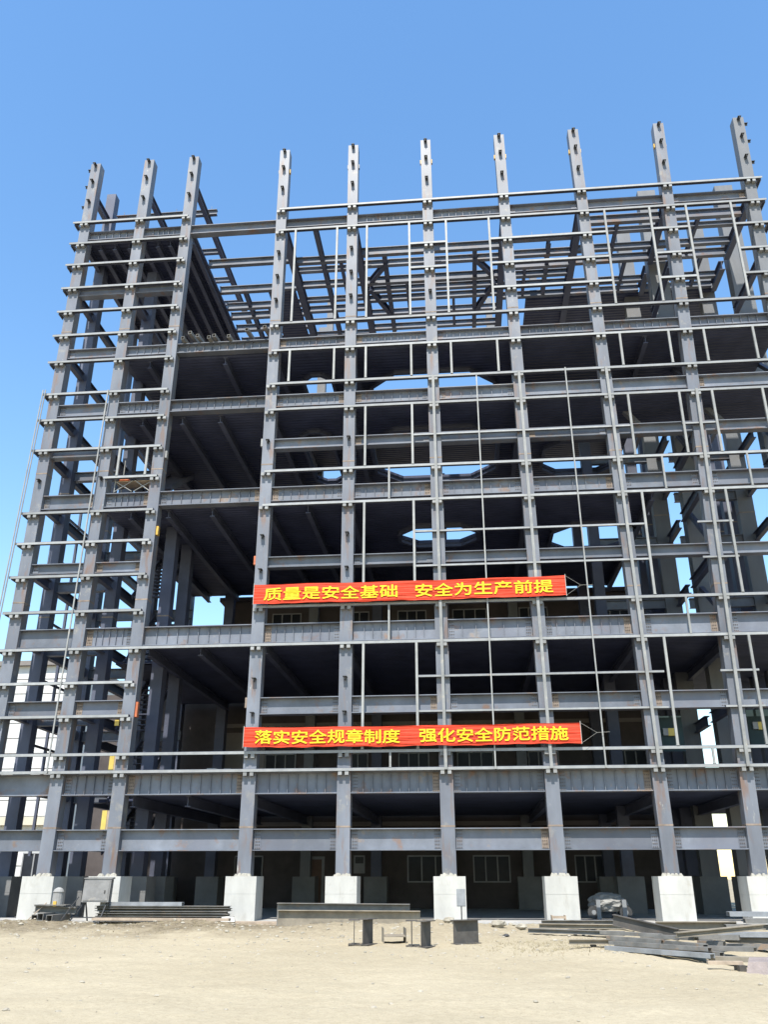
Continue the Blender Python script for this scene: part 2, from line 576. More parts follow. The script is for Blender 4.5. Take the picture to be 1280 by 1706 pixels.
# odd plates on column flanks
for (x, z, h, m, i) in ((-13.62, 16.2, .42, 'ochre', 3), (-13.57, 8.1, .62, 'orange', 3), (-13.45, 20.1, .36, 'bracket', 3),
                        (-9.0, 14.6, .4, 'orange', 4), (-9.02, 20.5, .4, 'bracket', 4), (-9.0, 8.3, .42, 'rust', 4)):
    fb = FB()
    x = cx(i, z) + (CW + .055 if x > cx(i, z) else -CW - .055)
    fb.box(x - .05, x + .05, -.2, 0.0, z - h / 2, z + h / 2, m)
    fb.box(x - .051, x + .051, -.12, -.06, z - h / 2 + .06, z + h / 2 - .06, 'rust')
    fb.build('splice_plate')

# pedestals ---------------------------------------------------------
def pedestal(x, y, w=.60, d=.62, h=1.64, seam=True, m='conc', grout=True):
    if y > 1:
        m = 'conc_shade'  # bases inside the frame get the shade-darkened concrete
    fb = FB()
    z1 = h * .62
    fb.box(x - w, x + w, y - d, y + d, -.3, z1, m)
    fb.box(x - w + .006, x + w - .006, y - d + .006, y + d - .006, z1, z1 + .012, m)
    fb.box(x - w, x + w, y - d, y + d, z1 + .012, h, m)
    if grout:
        r = random.Random(int(x * 10))
        for q in range(14):
            px, py = x + r.uniform(-.34, .34), y - CW - r.uniform(.0, .1)
            s = r.uniform(.04, .10)
            fb.hexa([(px - s, py - s, h - .01), (px + s, py - s, h - .01), (px + s, py + s, h - .01), (px - s, py + s, h - .01),
                     (px - s * .5, py - s * .3, h + s * 1.0), (px + s * .4, py - s * .4, h + s * .9),
                     (px + s * .5, py + s * .5, h + s * 1.2), (px - s * .4, py + s * .4, h + s * 1.3)], 'grout')
    return fb.build('pedestal')
for i in range(1, 11):
    pedestal(cx(i, 1.6), 0, w=.64 if i < 4 else .60)

# front girders -------------------------------------------------------
LV = {'T': (33.87, .55), 'M4': (30.12, .5), 'K7': (26.32, .55), 'K9': (23.05, .66), 'M20': (20.66, .52), 'K11': (18.15, .72),
      'M14': (14.74, .50), 'K14': (11.66, .84), 'M8': (8.50, .70), 'K4': (5.50, .84), 'B1': (3.36, .80)}
STIFF = {('T', 1): 5, ('T', 2): 5, ('T', 5): 8, ('T', 6): 8, ('K7', 2): 4, ('K7', 3): 10, ('K7', 4): 8, ('K7', 5): 9, ('K7', 6): 9, ('K7', 7): 9,
         ('K7', 8): 8, ('K7', 9): 8,
         ('K9', 2): 5, ('K9', 3): 10, ('K9', 4): 7, ('K9', 5): 7, ('K9', 6): 6, ('K11', 2): 5, ('K11', 3): 9, ('K11', 4): 7, ('K11', 5): 7,
         ('K11', 6): 7, ('K11', 7): 5, ('K14', 2): 5, ('K14', 3): 9, ('K14', 4): 7, ('K14', 5): 8, ('K14', 6): 5, ('K14', 7): 8,
         ('K4', 2): 4, ('K4', 3): 10, ('K4', 4): 7, ('K4', 5): 8, ('K4', 6): 7, ('K4', 7): 7, ('K4', 8): 6, ('K4', 9): 6}
SKIP = {('M4', j) for j in range(3, 10)} | {('M20', 2), ('M20', 3), ('M14', 3), ('M8', 3), ('T', 0)}
rr = random.Random(11)
def end_plate(fb_x, s, z, h, y):
    """bolted web plate at a girder end with three columns of bolts"""
    pl = FB()
    x0, x1 = (fb_x, fb_x + s * .26)
    pl.box(min(x0, x1), max(x0, x1), y - .034, y - .013, z - h + .06, z - .06, 'rust' if rr.random() < .24 else 'beam')
    rows = max(3, int((h - .16) / .10))
    for c in (.07, .14, .21):
        for r in range(rows):
            zz = z - .10 - r * (h - .2) / (rows - 1)
            pl.box(fb_x + s * c - .016, fb_x + s * c + .016, y - .058, y - .0345, zz - .016, zz + .016, 'bolt')
    return pl
for k, (z, h) in LV.items():
    for j in range(1, 10):
        if (k, j) in SKIP:
            continue
        zm = z - h / 2
        xa, xb = cx(j, zm) + CW + .003, cx(j + 1, zm) - CW - .003
        fb = FB()
        fb.ibeam((xa, 0, z), (xb, 0, z), h, .46 if h > .6 else .40, 'beam', stiff=0)
        if (k, j) in STIFF:
            nst = STIFF[(k, j)]
            bf = .46 if h > .6 else .40
            L = xb - xa - .6
            for q in range(nst):
                x = xa + .3 + L * (q + .5) / nst
                for s in (-1, 1):
                    y0, y1 = sorted((s * .0135, s * .085))
                    fb.box(x - .011, x + .011, y0, y1, z - h + .0352, z - .0352, 'beam')
        g = fb.build('girder')
        if rr.random() < (.8 if h > .6 else .4):
            for s, x in ((1, xa + .02), (-1, xb - .02)):
                end_plate(x, s, z, h, 0).build('end_plate', g)

# window posts --------------------------------------------------------
POSTS = [(x, 27.09, 32.86, .1) for x in WP]
POSTS += [(x, 23.61, 25.38, .1) for x in (-7.85, -5.65, -4.1, -1.89, .03, 2.25, 8.04, 10.3, 11.92, 14.16)]
POSTS += [(x, 18.92, 22.04, .1) for x in (-4.09, -1.89, 8.06, 10.36, 11.82, 14.05)]
POSTS += [(x, 17.23, 18.8, .08) for x in (-2.98, 9.19, 12.85)]
POSTS += [(x, 12.43, 17.11, .1) for x in (-4.1, -1.88, 8.12, 11.67)]
POSTS += [(x, 10.74, 12.31, .08) for x in (-3.0, 9.35, 12.9)]
POSTS += [(x, 6.31, 10.62, .1) for x in (-4.08, -1.85, 8.25, 11.6)]
POSTS += [(x, 5.61, 6.19, .08) for x in (-2.96, 9.54)]
POSTS += [(-15.82, 18.92, 20.39, .1), (-14.46, 18.92, 20.39, .1)]
for x, z0, z1, w in POSTS:
    fb = FB()
    fb.box(x - w / 2, x + w / 2, GY - w / 2, GY + w / 2, z0, z1, 'post')
    fb.box(x - w / 2 - .012, x + w / 2 + .012, GY - w / 2 - .012, GY + w / 2 + .012, z0, z0 + .025, 'post')
    fb.build('window_post')
for (x0, x1, z0, z1) in ((1.18, 1.18, 5.5, 23.4), (5.42, 5.33, 5.5, 23.6), (-17.05, -16.8, 5.5, 23.6)):
    fb = FB()
    fb.bar((x0, GY - .09, z0), (x1, GY - .09, z1), .055, .055, 'post')
    fb.build('tie_rod')
for x0, x1 in ((-20.33, -19.92), (-20.22, -19.8)):
    fb = FB()
    fb.tube((x0 - .15, GY - .13, 5.5), (x1 - .2, GY - .13, 23.75), .03, 'post')
    fb.build('tie_rod')
for i, zt in ((6, 23.5), (7, 23.5), (8, 23.5), (9, 22.1)):
    fb = FB()
    y = GY - .13
    fb.hexa([(cx(i, 5.5) - .06, y - .05, 5.5), (cx(i, 5.5) + .06, y - .05, 5.5), (cx(i, 5.5) + .06, y + .05, 5.5), (cx(i, 5.5) - .06, y + .05, 5.5),
             (cx(i, zt) - .06, y - .05, zt), (cx(i, zt) + .06, y - .05, zt), (cx(i, zt) + .06, y + .05, zt), (cx(i, zt) - .06, y + .05, zt)], 'post')
    fb.build('face_post')

# ------------------------------------------------------------------ interior columns
def icol(x, y, z1, w=.27, d=.27, m='paint', ped=True):
    column(x, 0.0, y, 1.62 if ped else .1, z1, w, d, m, (12.9, 19.3, 27.35)).build('column')
    if ped:
        pedestal(x, y, w=.6, d=.6, grout=False)
for x, y, z1 in ((-19.6, 2.35, TOPZ), (-16.6, 2.6, 33.0), (-13.9, 2.6, 17.4), (-13.9, 5.0, 17.4), (-19.6, 7.4, 33.0), (-16.5, 7.4, 33.0),
                 (-19.6, 13.6, 33), (-16.5, 13.6, 33), (-13.9, 13.6, 33), (-8.7, 13.6, 36.5), (-4.9, 13.6, 25), (3.1, 13.6, 36),
                 (-.9, 13.6, 25), (7.25, 13.6, 25), (7.25, 7.9, 25)):
    icol(x, y, z1, m='navy_shade' if x < -16 else 'dull' if z1 > 35 else 'inner_shade')
for i, x in ((9, 11.1), (10, 15.5), ):
    icol(x + .68, 5.0, TOPZ, w=.5, d=.34, m='dull')
    icol(x - .22, 7.9, TOPZ, w=.4, m='dull')
    icol(x - .85, 10.6, 31, m='inner_shade')
    icol(x + .7, 13.6, 31, m='inner_shade')
    icol(x - .62, 9.2, 22, w=.33, m='inner_shade')

# ------------------------------------------------------------------ floors
def deck(z, x0, x1, y0, y1, holes=(), t=.14, name='floor_deck'):
    """profiled decking sheet with octagonal openings; holes: (cx, cy, half width, half depth, chamfer)"""
    bm = bmesh.new()
    def loop(pts, zz):
        vs = [bm.verts.new((a + 2.2, b, zz)) for a, b in pts]
        return [bm.edges.new((vs[i], vs[(i + 1) % len(vs)])) for i in range(len(vs))]
    outer = [(x0, y0), (x1, y0), (x1, y1), (x0, y1)]
    hs = [[(a - w + c, b - d), (a + w - c, b - d), (a + w, b - d + c), (a + w, b + d - c), (a + w - c, b + d), (a - w + c, b + d), (a - w, b + d - c), (a - w, b - d + c)]
          for a, b, w, d, c in holes]
    ed = loop(outer, z)
    for h in hs:
        ed += loop(h, z)
    bmesh.ops.triangle_fill(bm, edges=ed, use_beauty=True)
    r = bmesh.ops.extrude_face_region(bm, geom=bm.faces[:])
    bmesh.ops.translate(bm, vec=(0, 0, t), verts=[v for v in r['geom'] if isinstance(v, bmesh.types.BMVert)])
    bmesh.ops.recalc_face_normals(bm, faces=bm.faces[:])
    me = bpy.data.meshes.new(name)
    bm.to_mesh(me)
    bm.free()
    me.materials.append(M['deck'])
    o = bpy.data.objects.new(name, me)
    COL.objects.link(o)
    o.parent = frame
    for h in hs:                       # rim beams of the opening
        fb = FB()
        for p, q in zip(h, h[1:] + h[:1]):
            P_, Q_ = Vector((*p, z - .005)), Vector((*q, z - .005))
            c = Vector((sum(a for a, b in h) / 8, sum(b for a, b in h) / 8, z))
            P_ += (P_ - c).normalized() * .12
            Q_ += (Q_ - c).normalized() * .12
            fb.ibeam(P_, Q_, .24, .16, 'inner_shade')
        fb.build('rim_beam')
    return o
H1 = (-1.0, 5.4, 3.2, 2.95, 1.3)
HL = (-7.0, 5.3, .75, 3.0, .5)
HR = (6.7, 6.3, 1.9, 1.9, .8)
deck(25.72, -13.8, 9.6, .3, 13.7, [H1, HL])
deck(25.72, 9.6, 15.7, .3, 5.2, [])
deck(25.72, -16.4, -13.8, .3, 13.7)
deck(22.40, -16.4, 8.9, .3, 13.7, [H1, HL, HR])
deck(22.40, 8.9, 15.7, .3, 3.6, [])
deck(17.45, -16.4, 8.9, .3, 13.7, [(-.9, 4.5, 1.85, 1.25, .8), (6.7, 5.5, 1.9, 1.8, .8)])
deck(10.90, -13.8, 15.7, .3, 13.7, [])
deck(10.90, -16.4, -13.8, 3.5, 13.7, [])
deck(4.68, -13.8, 15.7, .3, 13.7, [])
deck(4.68, -16.4, -13.8, 3.5, 13.7, [])
deck(33.42, -19.9, -13.5, .3, 11.0)
deck(33.42, 4.6, 15.7, 7.4, 13.7)
deck(33.42, -10.6, -9.0, 5.3, 10.0)

# secondary beams under the floors, running back
for z, xs, y1, h in ((33.4, (-19.6, -18.8, -18.0, -17.2, -16.4, -15.6, -14.9, -14.2, -13.65), 11.0, .42),
                     (25.7, (-15.2, -11.3, -8.7, -4.85, 3.2, 9.4), 13.6, .42),
                     (22.38, (-15.2, -13.2, -11.3, -8.7, -4.85, 3.2), 13.6, .42),
                     (17.43, (-15.2, -13.4, -11.3, -8.7, -6.8, -4.85, 3.2, 8.7), 13.6, .42),
                     (10.88, (-13.6, -11.3, -8.4, -4.85, 3.2, 7.3, 11.1), 13.6, .42),
                     (4.66, (-13.6, -11.3, -8.7, -4.85, 3.3, 7.4, 10.7), 13.6, .42)):
    for x in xs:
        fb = FB()
        fb.ibeam((x, .3, z), (x, y1, z), h, .22, 'inner_shade')
        fb.build('floor_beam')
# roof-level grid seen against the sky ------------------------------------
def xb(z, x0, x1, y, h=.42, bf=.26, m='beam', studs=False):
    fb = FB()
    fb.ibeam((x0, y, z), (x1, y, z), h, bf, m)
    if studs:
        x = x0 + .4
        while x < x1:
            fb.box(x - .01, x + .01, y - .01, y + .01, z, z + .3, m)
            x += 1.05
    fb.build('roof_beam')
def yb(z, x, y0, y1, h=.5, bf=.28, m='navy_shade', x2=None):
    fb = FB()
    fb.ibeam((x, y0, z), (x if x2 is None else x2, y1, z), h, bf, m)
    fb.build('roof_beam')
# over the left-hand bays
yb(36.95, -19.62, .28, 2.1, .45, .26)
yb(36.95, -16.5, .28, 13.3, .42, .24)
yb(36.95, -13.75, .28, 13.3, .42, .24)
xb(37.25, -19.2, -13.2, 2.4, .36, .22, studs=True)
for y in (5.3, 8.0, 10.4):
    xb(36.9, -16.35, -13.88, y, .34, .22, studs=True)
# bay 3-4
for y, x0, x1, s in ((2.75, -13.52, -8.86, False), (5.15, -13.52, -8.86, False), (6.75, -13.52, -8.86, False), (7.7, -13.52, -8.86, False),
                     (9.0, -13.52, -8.86, False), (10.4, -13.52, -8.86, False)):
    xb(33.88 if not s else 33.7, x0, x1, y, .45 if not s else .3, studs=s)
yb(33.9, -12.05, 5.2, 12, .4, .2)
yb(33.9, -10.9, 6.8, 12, .4, .2)
# bays 4-10
yb(33.9, -8.68, .28, 11.5, .6, .36)
yb(33.9, -7.0, .28, 11.5, .42, .24)
yb(33.9, -4.9, .28, 11.5, .6, .36)
yb(33.9, -3.5, 2.7, 10.5, .42, .24)
yb(33.9, 1.55, 2.7, 10.5, .42, .24)
yb(33.9, 3.05, .28, 11.5, .6, .36)
yb(33.9, 5.6, 2.6, 9.0, .4, .22)
yb(33.9, 7.0, .28, 11.5, .6, .36)
yb(33.9, 11.35, .28, 4.6, .6, .30)
yb(33.9, 15.55, .28, 4.6, .6, .30)
yb(33.9, 11.35, 5.4, 7.4, .6, .30)
yb(33.9, 15.55, 5.4, 7.4, .6, .30)
for y in (3.0, 3.85, 5.1, 6.6, 7.5, 8.8, 10.2):
    xb(33.88, -8.5, -5.08, y, .42 if y in (3.0, 5.1, 7.5) else .32)
for y in (2.55, 3.6, 5.05, 5.95, 6.8, 8.2, 9.7):
    xb(33.88, -4.72, 2.87, y, .5 if y in (2.55, 5.05) else .4)
for y, h, s in ((2.35, .3, True), (3.5, .42, False), (4.4, .5, False), (5.3, .4, False), (6.2, .4, False), (7.2, .4, False)):
    xb(33.88, 3.23, 6.82, y, h, studs=s)
for y, h, s in ((1.15, .5, False), (2.1, .3, False), (3.4, .4, False), (4.3, .5, False), (6.3, .4, False), (7.2, .4, False)):
    xb(33.88, 7.18, 11.2, y, h, studs=s)
    xb(33.88, 11.5, 15.4, y, h, studs=s)
for x, y0, y1 in ((-6.0, 3.2, 8.6), (-1.0, 5.3, 9.6), (.3, 6.9, 9.7), (9.1, 1.3, 4.2), (10.0, 4.5, 7.1), (13.3, 1.3, 4.2), (14.2, 4.5, 7.1), (4.4, 4.6, 7.1), (-2.4, 5.3, 8.1)):
    yb(33.8, x, y0, y1, .3, .16, 'navy_shade')
for x, y, z0, z1 in ((-7.7, 10.4, 33.9, 36.4), (2.6, 11.4, 33.9, 36.6), (5.0, 6.3, 33.9, 34.9), (9.0, 9.0, 33.6, 36.2), (13.4, 9.2, 33.6, 36.6)):
    fb = FB()
    fb.box(x - .2, x + .2, y - .2, y + .2, z0, z1, 'dull')
    fb.build('stub_column')
for p, q in (((-3.4, 3.4), (-4.6, 5.2)), ((-4.6, 5.6), (-3.5, 8.4)), ((1.5, 3.4), (2.7, 5.2)), ((2.7, 5.6), (1.6, 8.4))):
    fb = FB()
    fb.ibeam((*p, 33.8), (*q, 33.8), .4, .24, 'inner_shade')
    fb.build('roof_brace')
# cross beams inside at the lower floors and side frames
for z in (30.1, 26.3, 23.0, 20.6, 18.1, 14.7, 11.6, 8.4, 5.45, 3.3):
    for x, y0, y1 in ((-19.6, .3, 2.05), (-19.6, 2.65, 7.1), (-19.6, 7.7, 13.3), (-16.6, 2.9, 7.1), (-16.6, .3, 2.3)):
        if z == 30.1 and y0 > 7:
            continue
        fb = FB()
        fb.ibeam((x, y0, z), (x, y1, z), .45, .26, 'inner_shade')
        fb.build('side_beam')
    for x0, x1, y in ((-19.3, -16.9, 7.4), (-16.3, -14.2, 7.4), (-19.3, -16.9, 2.45)):
        if y == 2.45 and z in (26.3, 23.0, 30.1, 18.1):
            continue
        fb = FB()
        fb.ibeam((x0, y, z), (x1, y, z), .5, .28, 'beam')
        fb.build('cross_beam')
for z in (30.1, 26.3, 23.0, 20.6, 18.1, 14.7, 11.6, 8.4, 5.45):
    for xx in (11.1, 15.5):
        for y0, y1 in ((.3, 4.6), (5.4, 7.6), (8.2, 13.3)):
            fb = FB()
            fb.ibeam((xx, y0, z), (xx, y1, z), .45, .24, 'inner_shade')
            fb.build('side_beam')
    if z > 12:
        fb = FB()
        fb.ibeam((7.5, 7.8, z), (10.5, 7.8, z), .5, .26, 'beam')
        fb.build('cross_beam')
        fb = FB()
        fb.ibeam((11.7, 7.8, z), (14.9, 7.8, z), .5, .26, 'beam')
        fb.build('cross_beam')
# knee braces in the right-hand bays
for x0, x1, z0, z1, y in ((7.6, 9.0, 23.4, 21.6, 1.9), (11.4, 12.9, 23.4, 21.6, 1.9)):
    fb = FB()
    fb.bar((x0, y, z0), (x1, y, z1), .26, .24, 'paint')
    fb.obox((x1 - .15, y - .02, z1 - .3), (.5, 0, 0), (0, .03, 0), (0, 0, .4), 'paint')
    fb.bar((x1, y, z1 - .02), (x1 + 2.3, y, z1 - .02), .26, .24, 'paint')
    fb.build('knee_brace')
for xx in (11.1, 15.5):
    for z0, z1 in ((26.6, 22.6), (22.4, 18.0), (18.0, 14.2), (14.2, 11.2)):
        fb = FB()
        fb.bar((xx + .35, .4, z1), (xx + .35, 4.5, z0), .2, .2, 'inner_shade', up=(1, 0, 0))
        fb.build('side_brace')
for z in (18.6, 16.2, 13.0, 10.2, 7.2):
    fb = FB()
    fb.box(-20.05, -19.95, 2.75, 7.1, z, z + .1, 'inner_shade')
    fb.build('side_rail')
fb = FB()
fb.box(-20.06, -19.94, 5.0, 5.12, 2.5, 20.4, 'inner_shade')
fb.build('side_post')
# stair flights in the second bay
for z0, z1 in ((2.6, 4.6), (4.7, 7.8), (7.8, 10.8), (10.9, 14.2), (14.2, 17.3), (17.4, 20), (20, 22.3)):
    fb = FB()
    n = 10
    for q in range(n):
        t = q / n
        y = 3.4 + 3.4 * t
        z = z0 + (z1 - z0) * t
        fb.box(-15.9, -14.6, y, y + .3, z, z + .04, 'inner_shade')
    for x in (-15.95, -14.57):
        fb.bar((x, 3.4, z0), (x, 6.8, z1), .05, .25, 'inner_shade')
    fb.build('stair_flight')
# ground slab
fb = FB()
fb.box(-20.6, 19.5, -.9, 13.9, -.35, .10, 'slab')
fb.build('ground_slab')

# ================================================================== BANNERS
def banner(label, phrases, x0, x1, z0, z1, tilt, size, txtz):
    text = phrases[0][0]
    root = empty('banner', (x0, GY - .17, z0))
    tag(root, label, 'banner')
    L, Hh = x1 - x0, z1 - z0
    nx, nz = 140, 14
    r = random.Random(text[0])
    ph = [r.uniform(0, 6) for _ in range(6)]
    def dy(x, z):
        u = z / Hh
        return -.015 * math.sin(x * .7 + ph[0]) - .006 * math.sin(u * 13 + .5 * math.sin(x * .5 + ph[1])) \
               - .002 * math.sin(u * 21 + ph[2] + x * .13) - .012 * math.sin(x * 2.1 + u * 3 + ph[3])
    v, f = [], []
    for s in (0, 1):
        for j in range(nz + 1):
            for i in range(nx + 1):
                x, z = L * i / nx, Hh * j / nz
                sag = -.03 * math.sin(math.pi * i / nx) + .010 * math.sin(x * 6.3 + ph[5]) * (1 - z / Hh) + .012 * math.sin(x * 1.7 + ph[4])
                v.append((x, dy(x, z) + s * .006 - .08, z + tilt * x + sag))
    N = (nx + 1) * (nz + 1)
    for s in (0, 1):
        for j in range(nz):
            for i in range(nx):
                a = s * N + j * (nx + 1) + i
                q = (a, a + 1, a + nx + 2, a + nx + 1)
                f.append(q if s == 0 else q[::-1])
    me = bpy.data.meshes.new('cloth')
    me.from_pydata(v, [], f)
    me.materials.append(M['red'])
    me.polygons.foreach_set('use_smooth', [True] * len(f))
    o = bpy.data.objects.new('cloth', me)
    COL.objects.link(o)
    o.parent = root
    # lettering, one mesh per phrase
    for text, xt0, xt1 in phrases:
        cu = bpy.data.curves.new('lettering', 'FONT')
        cu.body = text
        cu.size = size
        cu.resolution_u = 4
        to = bpy.data.objects.new('lettering_source', cu)
        COL.objects.link(to)
        bpy.context.view_layer.update()
        tm = bpy.data.meshes.new_from_object(to.evaluated_get(bpy.context.evaluated_depsgraph_get()))
        bpy.data.objects.remove(to)
        vs = [p.co.copy() for p in tm.vertices]
        fs = [tuple(p.vertices) for p in tm.polygons]
        bpy.data.meshes.remove(tm)
        a, b = min(p.x for p in vs), max(p.x for p in vs)
        c, d = min(p.y for p in vs), max(p.y for p in vs)
        v, f = [], []
        # a heavy face: the outline struck five times, each a hair in front of the last
        for q, (ox, oz) in enumerate(((0, 0), (.013, 0), (-.013, 0), (0, .008), (0, -.008))):
            n0 = len(v)
            for p in vs:
                x = xt0 - x0 + (p.x - a) / (b - a) * (xt1 - xt0) + ox
                z = (p.y - c) / (d - c) * (txtz[1] - txtz[0]) + txtz[0] + oz
                sag = -.03 * math.sin(math.pi * x / L) + .012 * math.sin(x * 1.7 + ph[4])
                v.append((x, dy(x, z) - .08 - .03 - .0015 * q, z + tilt * x + sag))
            f += [tuple(n0 + i for i in t) for t in fs]
        tm = bpy.data.meshes.new('lettering')
        tm.from_pydata(v, [], f)
        tm.materials.append(M['yellow'])
        t = bpy.data.objects.new('lettering', tm)
        COL.objects.link(t)
        t.parent = root
    # end battens and tie cords
    for x in (0.0, L):
        mb = MB()
        mb.box(x - .012, x + .012, -.10, -.075, tilt * x - .04, Hh + tilt * x + .06, 'rope')
        mb.build('end_batten', root)
    mb = MB()
    k = Vector((L + .62, -.06, Hh * .5 + tilt * L))
    mb.tube((L, -.08, Hh + tilt * L), k, .005, 'rope', 5)
    mb.tube((L, -.08, tilt * L), k, .005, 'rope', 5)
    mb.tube(k, k + Vector((.5, .06, .03)), .006, 'rope', 5)
    mb.build('tie_cord', root)
    return root
banner('red banner with yellow writing hung higher on the frame, nearly level with its middle', (('质量是安全基础', -8.38, -2.62), ('安全为生产前提', -1.85, 3.93)),
       -8.85, 4.47, 12.42, 13.28, .0005, .6, (.14, .71))
banner('red banner with yellow writing hung lower on the frame, just above the ground storey', (('落实安全规章制度', -8.42, -2.55), ('强化安全防范措施', -1.77, 4.05)),
       -8.90, 4.56, 6.42, 7.20, .0, .6, (.13, .66))

# ================================================================== GROUND
def smooth(a, b, t):
    t = max(0, min(1, (t - a) / (b - a)))
    return t * t * (3 - 2 * t)
def gz(x, y):
    p = Vector((x, y, 0))
    h = .05 * noise.noise(p * .45) + .035 * noise.noise(p * 1.7) + .02 * noise.noise(p * 5.1)
    near = smooth(-40, -34, y) * (1 - smooth(-1.0, 0.4, y)) * smooth(-40, -30, x) * (1 - smooth(30, 40, x))
    m = .26 * smooth(-9.5, -4.5, y) * (1 - smooth(-3.2, -1.2, y)) * (.6 + .6 * noise.noise(p * .35 + Vector((4, 1, 0))))
    m += .10 * smooth(1.8, 3.2, x) * smooth(-15.5, -13.5, y) * (1 - smooth(-10, -7.5, y))
    rub = .10 * abs(noise.noise(p * 3.3)) * smooth(-9, -5, y)
    return (h + m + rub) * near - .03
def axis(a, b, step, far):
    o = []
    x = a
    while x < b:
        o.append(x)
        x += step
    o.append(b)
    k, lo, hi = step * 2, a, b
    while hi < far:
        lo -= k
        hi += k
        o = [lo] + o + [hi]
        k *= 1.6
    return o
ax, ay = axis(-24, 24, .16, 900), axis(-30, 1, .15, 900)
v = [(x, y, gz(x, y)) for y in ay for x in ax]
n = len(ax)
f = [(j * n + i, j * n + i + 1, (j + 1) * n + i + 1, (j + 1) * n + i) for j in range(len(ay) - 1) for i in range(n - 1)]
me = bpy.data.meshes.new('ground')
me.from_pydata(v, [], f)
me.materials.append(M['ground'])
me.polygons.foreach_set('use_smooth', [True] * len(f))
g = bpy.data.objects.new('ground', me)
COL.objects.link(g)
tag(g, kind='structure')

def rock(mb, x, y, z, s, r, m='stone'):
    n = 7
    b = len(mb.v)
    k = mb._m(m)
    rings = [(.55, -.3), (1.0, .05), (.75, .45)]
    ph = r.uniform(0, 6)
    el = r.uniform(.6, 1.0)
    for rr_, zz in rings:
        for i in range(n):
            t = 2 * math.pi * i / n + ph
            q = s * rr_ * r.uniform(.75, 1.2)
            mb.v.append((x + q * math.cos(t), y + q * el * math.sin(t), z + s * zz * r.uniform(.8, 1.2)))
    mb.v.append((x, y, z + s * .62))
    for j in range(2):
        for i in range(n):
            i2 = (i + 1) % n
            mb.f.append((b + j * n + i, b + j * n + i2, b + (j + 1) * n + i2, b + (j + 1) * n + i))
            mb.mi.append(k)
    for i in range(n):
        mb.f.append((b + 2 * n + i, b + 2 * n + (i + 1) % n, b + 3 * n))
        mb.mi.append(k)
r = random.Random(21)
mb = MB()
for q in range(5200):
    x = r.uniform(-17, 15)
    y = -1.0 - 26 * r.random() ** 1.6
    if y < -15 and r.random() < .6:
        continue
    s = .012 + .05 * r.random() ** 4 * (1.6 if y > -9 else .8)
    rock(mb, x, y, gz(x, y), s, r)
o = mb.build('gravel')
tag(o, 'small pale stones and crumbs of rubble strewn over the dusty ground', 'gravel', kind='stuff')
mb = MB()
for q in range(3800):
    a = r.random()
    if a < .5:
        x, y = r.uniform(-17, -7), r.uniform(-7.5, -1.2)
    elif a < .8:
        x, y = r.gauss(2.2, 1.2), r.gauss(-11.0, 1.3)
    else:
        x, y = r.uniform(-6, 12), r.uniform(-6.5, -1.2)
    z = gz(x, y)
    for k in range(2):
        t = r.uniform(0, 6.28)
        L = r.uniform(.04, .15)
        d = Vector((math.cos(t), math.sin(t), 0)) * L * r.uniform(.4, 1.2)
        e = Vector((-math.sin(t), math.cos(t), 0)) * .005
        p = Vector((x, y, z - .01))
        b = len(mb.v)
        tip = p + d + Vector((0, 0, L * r.uniform(.2, .8)))
        mb.v += [tuple(p - e), tuple(p + e), tuple(tip), tuple(p + Vector((0, 0, .004)))]
        kk = mb._m('straw')
        for ff in ((0, 1, 2), (1, 3, 2), (3, 0, 2)):
            mb.f.append(tuple(b + i for i in ff))
            mb.mi.append(kk)
o = mb.build('dry_weeds')
tag(o, 'sparse dry weeds and straw on the soil before the frame', 'weeds', kind='stuff')

# ================================================================== THINGS ON THE GROUND
GB = 'steel beams and offcuts lying before the frame'
def beam_thing(name, label, p, q, h, bf, m, group=None, cat='steel beam', tf=.022, tw=.014, up=(0, 0, 1)):
    p, q = Vector(p), Vector(q)
    mb = MB()
    mb.ibeam(Vector((0, 0, 0)), q - p, h, bf, m, tf, tw, up=up)
    o = mb.build(name)
    o.location = p
    return tag(o, label, cat, group)
# two long beams in front of the fifth column
beam_thing('steel_beam', 'dust covered long I-beam lying on the ground at the front, nearer of the pair before the middle bases', (-6.42, -4.3, .60), (-1.66, -4.15, .58), .58, .30, 'dustbeam', GB)
beam_thing('steel_beam', 'dark long I-beam standing behind the dusty one, slightly higher and shorter', (-6.60, -3.6, .80), (-2.05, -3.45, .77), .78, .30, 'rawsteel', GB)
# short upright offcuts, the section end turned to the viewer
def offcut(label, x, y, L, h, w, rz, m='rawsteel', lie=False):
    mb = MB()
    if lie:
        mb.box(-w / 2, w / 2, -L / 2, L / 2, h * .42, h * .42 + .02, m)
        mb.box(-w / 2 - .02, -w / 2, -L / 2, L / 2, 0, h, m)
        mb.box(w / 2, w / 2 + .02, -L / 2, L / 2, 0, h, m)
    else:
        mb.ibeam((0, -L / 2, h), (0, L / 2, h), h, w, m, .022, .014)
    o = mb.build('beam_offcut')
    o.location = (x - .12, y, gz(x, y) + .0)
    o.rotation_euler = (0, 0, rz)
    return tag(o, label, 'beam offcut', GB)
offcut('short dark I-beam offcut, leftmost of those set upright before the long beams', -2.95, -10.6, .4, .60, .30, R(6), 'dark2')
offcut('short I-beam offcut just right of the leftmost upright one', -2.58, -10.7, .55, .62, .28, R(-22), 'dark2')
offcut('dusty short beam offcut lying on its side between the upright ones', -1.98, -9.6, 1.0, .36, .58, R(8), 'dustbeam', True)
offcut('short upright I-beam offcut right of the one lying on its side', -1.42, -10.8, .4, .62, .30, R(6), 'dark2')
offcut('narrow short I-beam offcut at the right end of the middle row', -1.05, -10.9, .55, .62, .30, R(-24), 'dark2')
offcut('dark thick beam offcut standing alone by the sixth concrete base', -.02, -10.2, .85, .58, .24, R(-50), 'dark2')
mb = MB()
mb.box(-.02, .02, -.02, .02, 0, .75, 'dark')
